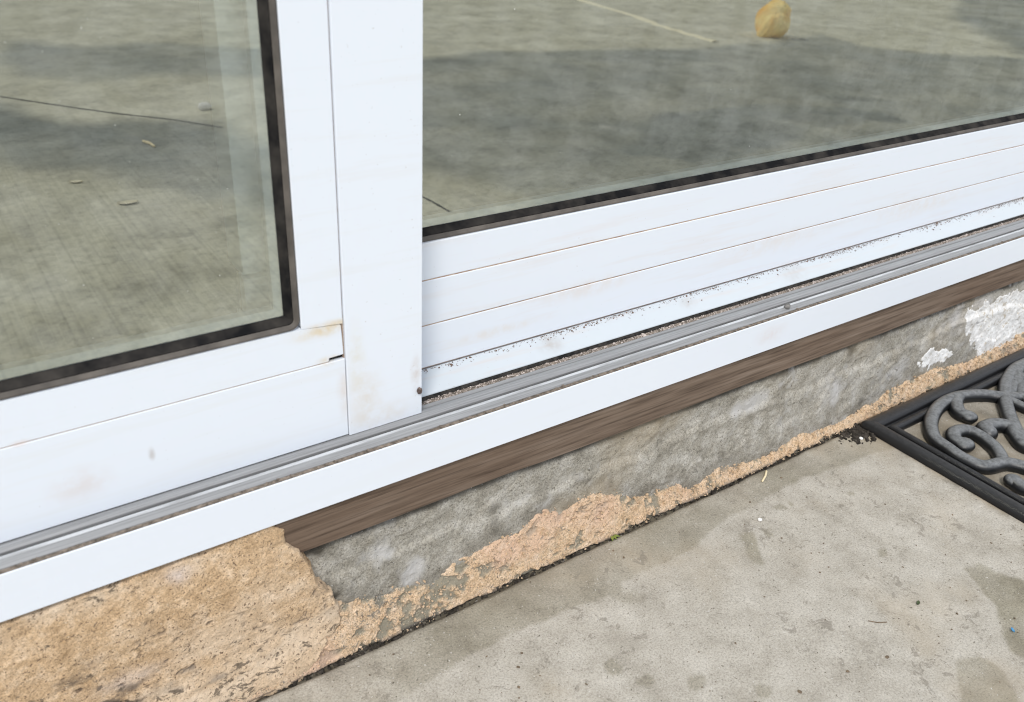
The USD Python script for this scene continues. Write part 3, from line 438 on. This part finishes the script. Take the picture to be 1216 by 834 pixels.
for poly, off in ((WHITE_A, 0.0), (WHITE_B, 0.0)):
    P = np.array(poly); A, B = grid(P[:, 0].min()-0.02, P[:, 0].max()+0.02, P[:, 1].min()-0.02, min(P[:, 1].max()+0.02, 0.17), 0.0015)
    d = sd(poly, A, B) + 0.006 + 0.020*fb(A, B, 34, 6, 91) + 0.008*fb(A, B, 140, 3, 92)
    yy = core_y(A, B) - 0.0012*sstep(-0.001, 0.002, d) + 0.003*(d < -0.002)
    m, used = sheet(A, B, lambda x, z: np.stack([x, yy, z], -1), keep=d > -0.003)
    obj('paint_remnant', m, 'white_paint', plinth, smooth=True)
# grit on the crumbly strip
n = 2600; gx = rng.uniform(0.20, 2.0, n); tt = np.interp(gx, sx, sz); fz = rng.beta(1.2, 1.2, n); gz = fz*tt*1.08; gy = core_y(gx, gz)*np.clip(fz, 0, 1) - 0.003 - 0.0125*(1-np.clip(fz, 0, 1))**1.2
obj('plaster_grit', crumbs(np.column_stack([gx, gy, gz]), rng.gamma(1.6, 0.0004, n)+0.0004, 1.0, 4), 'crumbly_plaster', plinth, kind='stuff')

# board under the sill
A, B = np.meshgrid(np.concatenate([[0.238], np.arange(0.25, 2.3, 0.02)]), np.array([0.1815, 0.1835, 0.195, 0.21, 0.225, 0.2415]), indexing='ij')
yb = 0.0050 + 0.0015*fb(A, B, 3, 3, 95) + np.where(B < 0.183, 0.004, 0); zb = B + np.where(B < 0.20, 0.0022*fb(A, B*0, 9, 4, 96), 0)
f1, _ = sheet(A, B, lambda x, z: np.stack([x, yb, zb], -1))
bot, _ = sheet(A[:, :2], np.tile([0.0, 1.0], (len(A), 1)), lambda x, t: np.stack([x, np.where(t < 0.5, 0.034, yb[:, :1]+0*t), np.where(t < 0.5, 0.1815, zb[:, :1]+0*t)], -1))
obj('timber_board', cat(f1, bot, bx(0.238, 2.28, 0.0095, 0.034, 0.186, 0.2413)), 'board_wood', smooth=25, label='weathered brown timber board tucked between white door sill and grey plinth', cat='board')

# ================================================================ door frame
frame = thing('door_frame', 'white plastic sliding door frame with sill and grey double track', 'door frame')
X0, X1 = -1.36, 2.51
obj('sill', extrude_x([(0, .2419), (0, .2957), (.0004, .2964), (.0011, .2966), (.0018, .2962), (.0022, .2830), (.0732, .2830), (.0735, .2952), (.0755, .2972), (.1035, .3162), (.150, .3162), (.150, .2419)], X0, X1, 0.0), 'white_pvc_sill', frame)
obj('track_ledge', extrude_x([(.0742, .2962), (.0748, .2980), (.1036, .3172), (.1046, .3168), (.1040, .3155), (.0760, .2965)], X0+.002, X1-.002, 0.0), 'white_pvc_ledge_dim', frame)
obj('track_bed', extrude_x([(.0024, .2820), (.0024, .2938), (.0106, .2940), (.0106, .2850), (.0262, .2850), (.0262, .2918), (.0322, .2918), (.0322, .2850), (.0515, .2850), (.0515, .2925), (.0711, .2925), (.0711, .2850), (.0728, .2850), (.0728, .2820)], X0+.003, X1-.003, 0.0), 'groove_dirt', frame)
obj('ledge_shadow', extrude_x([(.0712, .2880), (.0716, .2930), (.0738, .2972), (.0746, .2966), (.0741, .2880)], X0+.004, X1-.004, 0.0), 'groove_dark', frame)  # dark strip painting the shadow under the ledge nose
obj('track_rail', extrude_x([(.0105, .2840), (.0112, .2945), (.0145, .2966), (.0180, .2980), (.0235, .2986), (.0250, .2972), (.0252, .2840)], X0+.004, X1-.004, 0.0006), 'track_grey', frame, smooth=40)
obj('track_rail', extrude_x([(.0535, .2840), (.0539, .2940), (.0555, .2958), (.0575, .2962), (.0595, .2955), (.0606, .2938), (.0609, .2840)], X0+.004, X1-.004, 0.0005), 'track_grey', frame, smooth=40)
obj('rail_gap_shade', cat(bx(X0+.006, X1-.006, .0254, .0327, .2850, .2930), bx(X0+.006, X1-.006, .0511, .0534, .2850, .2932)), 'groove_dark', frame)  # near-black fill painting the shade in the gaps between rails
obj('rail_highlight', extrude_x([(.0198, .2970), (.0200, .2987), (.0212, .2992), (.0238, .2993), (.0255, .2980), (.0256, .2962), (.0240, .2950)], X0+.005, X1-.005, 0.0003), 'track_highlight', frame, smooth=40)  # pale strip painting the highlight along the top of the front rail
obj('track_rail', extrude_x([(.0328, .2840), (.0334, .2955), (.0365, .2982), (.0420, .2990), (.0475, .2980), (.0505, .2957), (.0510, .2840)], X0+.004, X1-.004, 0.0006), 'track_grey', frame, smooth=40)
obj('jamb', bx(-1.365, -1.302, 0.001, 0.160, 0.2975, 2.275), 'white_pvc', frame); obj('jamb', bx(2.452, 2.515, 0.001, 0.160, 0.2975, 2.275), 'white_pvc', frame)
obj('head', bx(-1.302, 2.452, 0.001, 0.160, 2.215, 2.275), 'white_pvc', frame)

def glazing(t, rect, face, gl):
    x0, x1, z0, z1 = rect; d = gl-face
    obj('gasket', ring([(0.0002, face+d*0.40), (0.0068, face+d*0.40), (0.0085, face+d*0.52), (0.0132, gl-.0009), (0.0132, gl-.0004), (0.0002, gl-.0004)], rect, 0.012, seg=6), 'gasket_rubber', t, smooth=30)
    obj('gasket_lip', ring([(0.0004, face+.0026), (0.0012, face+.0015), (0.0030, face+.0018), (0.0062, face+d*0.34), (0.0058, face+d*0.38), (0.0004, face+d*0.38)], rect, 0.012, seg=6), 'gasket_lip', t, smooth=30)
    V = [(x0, gl, z0), (x1, gl, z0), (x1, gl, z1), (x0, gl, z1)]
    obj('glass_pane', trimesh.Trimesh(V, [(0, 1, 2), (0, 2, 3)], process=False), 'front_glass', t)
    obj('spacer_bar', ring([(0.010, gl+.0015), (0.0225, gl+.0015), (0.0225, gl+.0125), (0.010, gl+.0125)], rect, 0.014), 'spacer_bar', t)
    V = [(x, gl+.0145, z) for x, _, z in V]
    obj('inner_pane', trimesh.Trimesh(V, [(0, 1, 2), (0, 2, 3)], process=False), 'inner_glass', t)
# left (outer) panel
lp = thing('sliding_panel', 'outer sliding door panel at left with wide white interlocking stile', 'door panel', (-0.4, 0.06, 0.30), 'sliding door panels')
W = 'white_pvc_left'
obj('bottom_rail', extrude_x([(.042, .3002), (.042, .4036), (.078, .4036), (.078, .3002)], -1.298, .3466, 0.0010), W, lp)
obj('rail_core', bx(-1.29, .3470, .0475, .0575, .4030, .450), 'groove_dark', lp)
obj('rail_seam', bx(-1.29, .3275, .0433, .0560, .4030, .4060), 'seam_rust', lp)
obj('glazing_bead', plate_xz([(-1.298, .4050), (.3278, .4050), (.3282, .4090), (.3455, .4098), (.3440, .4470), (.2985, .4520), (-1.298, .4520)], .0425, .0470, 0.0008), W, lp)
obj('bead_lip', extrude_x([(.0450, .4480), (.0450, .4518), (.0570, .4560), (.0570, .4480)], -1.250, .2990, 0.0), W, lp)
obj('stile', cat(extrude_z([(.2991, .0430), (.3466, .0430), (.3466, .0780), (.2991, .0780)], .4530, 2.20, 0.0010)), W, lp)
obj('stile', cat(extrude_z([(-1.298, .0430), (-1.250, .0430), (-1.250, .0780), (-1.298, .0780)], .4530, 2.20, 0.0010)), W, lp)
obj('stile_foot', plate_xz([(.2991, .4523), (.3466, .4478), (.3466, .4545), (.2991, .4545)], .0431, .0560), W, lp)
obj('top_rail', bx(-1.2495, .2986, .0430, .0780, 2.10, 2.20), W, lp)
obj('stile_seam', bx(.3460, .3484, .0450, .0560, .3005, 2.20), 'seam_rust', lp)
obj('interlock_cover', extrude_z([(.3476, .0402), (.4446, .0402), (.4446, .0880), (.4424, .0880), (.4424, .0700), (.3476, .0700)], .2997, 2.20, 0.0009), 'white_pvc_cover', lp)
glazing(lp, (-1.250, .2991, .4522, 2.10), .0425, .0578)
# right (inner) panel
rp = thing('sliding_panel', 'inner sliding door panel at right, set back behind the ledge with specks of dirt', 'door panel', (1.2, 0.12, 0.32), 'sliding door panels')
W = 'white_pvc_right'
obj('bottom_rail', extrude_x([(.1035, .3198), (.1038, .3800), (.140, .3800), (.140, .3198)], .262, 2.448, 0.0010), W, rp)
obj('middle_rail', extrude_x([(.1036, .3818), (.1036, .4430), (.140, .4430), (.140, .3818)], .262, 2.448, 0.0010), W, rp)
obj('rail_core', bx(.265, 2.445, .1047, .138, .3185, .4890), 'seam_rust', rp)
obj('glazing_bead', extrude_x([(.1042, .4446), (.1042, .4932), (.1062, .4936), (.1190, .4975), (.1190, .4446)], .262, 2.448, 0.0009), W, rp)
obj('stile', extrude_z([(.262, .1045), (.362, .1045), (.362, .150), (.262, .150)], .4990, 2.20, 0.001), 'white_pvc_inner_lit', rp)
obj('stile', extrude_z([(2.365, .1045), (2.448, .1045), (2.448, .150), (2.365, .150)], .4990, 2.20, 0.001), W, rp)
obj('top_rail', bx(.3625, 2.3645, .1045, .150, 2.10, 2.20), W, rp)
glazing(rp, (.362, 2.365, .4938, 2.10), .1042, .1195)

# dirt in the track and on the ledge
def scatter(name, n, x0, x1, yf, zf, size, material, label, seed, dens=None):
    g = np.random.default_rng(seed); x = g.uniform(x0, x1, n*3)
    if dens is not None: x = x[g.uniform(0, 1, len(x)) < dens(x)]
    x = x[:n]; y = yf(g, len(x)); z = zf(y)
    obj(name, crumbs(np.column_stack([x, y, z]), g.gamma(2.0, size*0.5, len(x)) + size*0.3, 0.7, seed), material, label=label, cat='dirt', kind='stuff')
dens = lambda s: (lambda x: np.clip(0.45 + 0.9*fb(x, x*0, 11, 4, s), 0.03, 1))
scatter('track_dirt', 3600, 0.40, 2.03, lambda g, n: g.uniform(.0608, .0712, n), lambda y: np.full(len(y), .2930), .00042, 'pale_crumb', 'pinkish grit lying in the grey channel behind the track rails', 3)
scatter('front_groove_dirt', 2400, -0.3, 2.03, lambda g, n: g.uniform(.0028, .0105, n), lambda y: np.full(len(y), .2941), .0006, 'groove_dirt', 'brown grit in the narrow groove along the front lip of the sill', 5)
scatter('ledge_dirt', 1900, 0.46, 2.03, lambda g, n: .1030 - g.exponential(.0022, n), lambda y: .3172 - (.1036-y)*0.667 + .0002, .00042, 'dirt_crumb', 'dark brown specks on the white ledge under the inner door panel', 6, dens(7))
scatter('wall_foot_dirt', 1800, -0.1, 1.5, lambda g, n: -.0125 + g.normal(0, .0035, n), lambda y: np.full(len(y), -.002), .0010, 'soil', 'black soil crumbs in the crack along the foot of the plinth', 8, dens(9))

# ================================================================ door mat
MX0, MX1, MY0, MY1 = 1.355, 2.105, -0.470, -0.018
dm = thing('door_mat', 'black rubber door mat with raised border and open scrollwork', 'door mat', ((MX0+MX1)/2, (MY0+MY1)/2, 0.0))
R_ = (MX0, MX1, MY0, MY1)
obj('outer_rim', ring([(0.0, 0.001), (-.0008, .006), (.0018, .0118), (.0075, .0158), (.0150, .0172), (.0230, .0160), (.0285, .0120), (.0300, .0055), (.0300, .001)], R_, 0.006, 'xy', seg=4), 'mat_rubber', dm, smooth=50)
obj('rim_web', ring([(.0290, .0012), (.0290, .0045), (.0380, .0045), (.0380, .0012)], R_, 0.006, 'xy', seg=3), 'mat_rubber', dm)
obj('inner_rim', ring([(.0360, .001), (.0365, .0090), (.0395, .0126), (.0440, .0136), (.0490, .0120), (.0520, .0070), (.0525, .001)], R_, 0.006, 'xy', seg=4), 'mat_rubber', dm, smooth=50)
SC = {
 'SCROLL_LOOP': [(1.734, -0.169), (1.730, -0.134), (1.698, -0.113), (1.668, -0.085), (1.613, -0.062), (1.547, -0.063), (1.480, -0.087), (1.436, -0.122), (1.427, -0.154), (1.422, -0.188), (1.433, -0.222), (1.476, -0.236), (1.497, -0.264), (1.499, -0.295)],
 'SCROLL_CURL_A': [(1.562, -0.116), (1.560, -0.097), (1.587, -0.073), (1.613, -0.063)],
 'SCROLL_CURL_B': [(1.465, -0.165), (1.463, -0.147), (1.486, -0.133), (1.514, -0.141), (1.518, -0.167), (1.507, -0.199), (1.491, -0.219), (1.473, -0.234)],
 'SCROLL_CURL_C': [(1.543, -0.166), (1.553, -0.155), (1.583, -0.159), (1.599, -0.178), (1.580, -0.200), (1.562, -0.224), (1.568, -0.246)],
 'SCROLL_STEM': [(1.899, -0.060), (1.832, -0.061), (1.754, -0.084), (1.687, -0.120), (1.644, -0.150), (1.608, -0.181), (1.567, -0.221)],
 'SCROLL_ARM': [(1.835, -0.094), (1.785, -0.090), (1.725, -0.109)],
 'SCROLL_ARM_B': [(1.695, -0.120), (1.695, -0.142), (1.699, -0.171)],
 'SCROLL_LOW': [(1.438, -0.272), (1.436, -0.292), (1.450, -0.316)],
}
def scroll(pts, r0, r1, ball=None, z=0.0095):
    P = catmull(pts, 10); P = np.column_stack([P, np.full(len(P), z)]); t = np.linspace(0, 1, len(P))
    m = tube(P, 1.60*(r0 + (r1-r0)*t), 0.80, 16, walls=True)
    if ball:
        s = trimesh.creation.icosphere(3, 1.32*ball); s.vertices *= (1.1, 0.95, 0.62); s.apply_translation((*pts[0], z+.0005)); m = cat(m, s)
    m.vertices[:, 2] = np.maximum(m.vertices[:, 2], 0.0015); return m
def put(k, r0, r1, ball=None, f=lambda p: p, n=None):
    obj('scroll', scroll([f(p) for p in SC[k][:n]], r0, r1, ball), 'mat_scroll', dm, smooth=45)
put('SCROLL_LOOP', .0088, .0085); put('SCROLL_CURL_A', .0095, .0085, .0125); put('SCROLL_CURL_B', .0095, .0080, .0140)
put('SCROLL_CURL_C', .0110, .0085, .0105); put('SCROLL_STEM', .0090, .0090); put('SCROLL_ARM', .0085, .0075); put('SCROLL_ARM_B', .0075, .0075); put('SCROLL_LOW', .0090, .0085, .0120)
mx = lambda p: (MX0+MX1-p[0], p[1]); my = lambda p: (p[0], MY0+MY1-p[1]); mxy = lambda p: mx(my(p))
for f in (mx, mxy):
    put('SCROLL_LOOP', .0088, .0085, None, f); put('SCROLL_CURL_A', .0095, .0085, .0125, f); put('SCROLL_CURL_B', .0095, .0080, .0140, f); put('SCROLL_CURL_C', .0110, .0085, .0105, f)
put('SCROLL_LOOP', .0088, .0085, None, my, 6); put('SCROLL_CURL_A', .0095, .0085, .0125, my); put('SCROLL_CURL_C', .0110, .0085, .0105, my)

# ================================================================ small loose things
def leaf(name, at, size, yaw, material, label, catg='leaf', aspect=0.5, curl=0.25, group=None):
    u = np.linspace(-1, 1, 9); v = np.linspace(-1, 1, 5); U, Vv = np.meshgrid(u, v, indexing='ij')
    w = aspect*(1-U**2)**0.7; X, Y = U*size, Vv*w*size; Z = curl*size*(Vv**2*0.5 + 0.35*U**2 + 0.1*np.sin(3*U)) + 0.0015
    c, s = math.cos(yaw), math.sin(yaw)
    P = np.stack([X*c-Y*s+at[0], X*s+Y*c+at[1], Z+at[2]], -1)
    m, _ = sheet(U, Vv, lambda a, b: P); b = m.copy(); b.vertices[:, 2] -= 0.0007; b.invert()
    obj(name, cat(m, b), material, smooth=True, label=label, cat=catg, group=group)
def pebble(name, at, size, material, label, catg, squash=0.7, seed=1):
    m = trimesh.creation.icosphere(3, 1.0); n = fb(m.vertices[:, 0]+seed, m.vertices[:, 1]+m.vertices[:, 2]*0.7, 1.3, 3, seed)
    m.vertices *= (1+0.28*n)[:, None]*size; m.vertices[:, 2] *= squash; m.apply_translation(at)
    obj(name, m, material, smooth=True, label=label, cat=catg)
L4 = [(0.469, -1.641), (0.381, -1.881), (0.668, -2.172), (0.967, -2.545)]
leaf('fallen_leaf', (*L4[0], 0), 0.028, 0.2, 'dry_leaf', 'pale dry leaf on the patio, mirrored low in the left pane', group='pale leaves on the patio')
leaf('fallen_leaf', (*L4[1], 0), 0.020, 0.5, 'dry_leaf', 'small pale leaf on the patio at the far left of the left pane', group='pale leaves on the patio')
obj('stick', tube([(L4[2][0]-0.012, L4[2][1]-0.035, .004), (L4[2][0], L4[2][1], .005), (L4[2][0]+0.004, L4[2][1]+0.035, .004)], .0045), 'straw', smooth=True, label='short straw coloured stick on the patio, mirrored in the left pane', cat='stick')
pebble('white_lump', (*L4[3], 0.010), 0.024, 'white_chip', 'white lump on the patio, mirrored near the pale strip in the left pane', 'lump', seed=3)
Yb = [(4.652, -2.798)][0]
m = trimesh.creation.icosphere(5, 1.0); q = m.vertices
m.vertices = q*(1+0.25*fb(q[:, 0]*1.0+0.4*q[:, 2], q[:, 1]-q[:, 2]*0.8, 1.7, 3, 5))[:, None]*(0.095, 0.11, 0.12); m.vertices[:, 0] += 0.25*m.vertices[:, 2]; m.apply_translation((Yb[0]+0.02, Yb[1]-0.05, 0.10))
obj('yellow_blob', m, 'yellow_tone', smooth=True, label='crumpled pale yellow orange cloth on the patio, mirrored high in the right pane', cat='blob')  # crumpled yellow orange shape of no set kind, seen only by reflection
D = [(0.748, -0.018), (1.102, -0.460), (1.040, -0.352), (0.981, -0.106), (1.074, -0.035), (0.956, -0.344), (1.332, -0.008), (1.323, -0.047), (0.832, -0.212), (1.362, -0.079)]
w = thing('weed_sprout', 'tiny green weed sprouting from the crack at the plinth foot', 'weed', (D[0][0], D[0][1]+0.004, 0.0))
for k, (a, l) in enumerate(((-2.2, 0.016), (-0.9, 0.013), (-1.5, 0.011))):
    p0 = np.array((D[0][0], D[0][1]+0.004, 0.0)); dvec = np.array((math.cos(a), math.sin(a), 0))
    obj('leaf_blade', tube([p0, p0+dvec*l*0.4+(0, 0, l*0.45), p0+dvec*l+(0, 0, l*0.5)], [.0012, .0030, .0006], 0.35, 8), 'green_leaf', w, smooth=True)
leaf('plastic_scrap', (D[1][0]+0.006, D[1][1]+0.005, 0.001), 0.004, 1.1, 'blue_plastic', 'tiny blue plastic scrap on the brown stain at right edge', 'scrap', 0.5, 0.6)
leaf('leaf_scrap', (*D[2], 0), 0.0045, 0.4, 'dark_leaf', 'small dark green leaf scrap on the pale concrete of the patio')
pebble('white_chip', (*D[3], 0.0015), 0.0035, 'white_chip', 'white chip on the patio next to the long damp streak', 'chip', seed=5)
obj('straw', tube([(D[4][0]-.014, D[4][1]-.006, .0035), (D[4][0], D[4][1], .005), (D[4][0]+.013, D[4][1]+.009, .004)], .0017), 'straw', smooth=True, label='bit of yellow straw by the plinth foot left of the mat', cat='straw')
pebble('white_chip', (*D[7], 0.0025), 0.0036, 'white_chip', 'white chip on dark ground beside the corner of the mat', 'chip', seed=8)
obj('twig', tube([(D[5][0]-.008, D[5][1]+.009, .001), (D[5][0], D[5][1], .0014), (D[5][0]+.012, D[5][1]-.006, .001)], .0007), 'twig', smooth=True, label='thin dark twig on the patio in front of the mat', cat='twig')
pebble('grey_pebble', (1.0993, 0.0170, 0.3005), 0.0052, 'grey_stone', 'small grey pebble sitting on the front track rail at right', 'pebble', 0.95, seed=9)
pebble('snail', (0.4404, 0.0390, 0.3337), 0.0032, 'snail_shell', 'small brown snail stuck on the right edge of the white stile', 'snail', 1.5, seed=11)
g = np.random.default_rng(12); n = 260
obj('patio_grit', crumbs(np.column_stack([g.uniform(0.2, 1.36, n), g.uniform(-0.55, -0.02, n), np.full(n, 0.001)]), g.gamma(1.5, 0.0003, n)+0.0004, 0.7, 13), 'twig', kind='stuff', label='fine dark grit scattered over the pale patio concrete', cat='grit')
n = 380; cx = 1.335 + g.normal(0, 0.018, n); cy = -0.030 + g.normal(0, 0.012, n)
obj('soil_crumbs', crumbs(np.column_stack([np.minimum(cx, 1.352), np.minimum(cy, -0.012), np.full(n, 0.001)]), g.gamma(1.8, 0.0009, n)+0.0006, 0.7, 14), 'soil', kind='stuff', label='black soil crumbs heaped at the left corner of the mat', cat='soil')
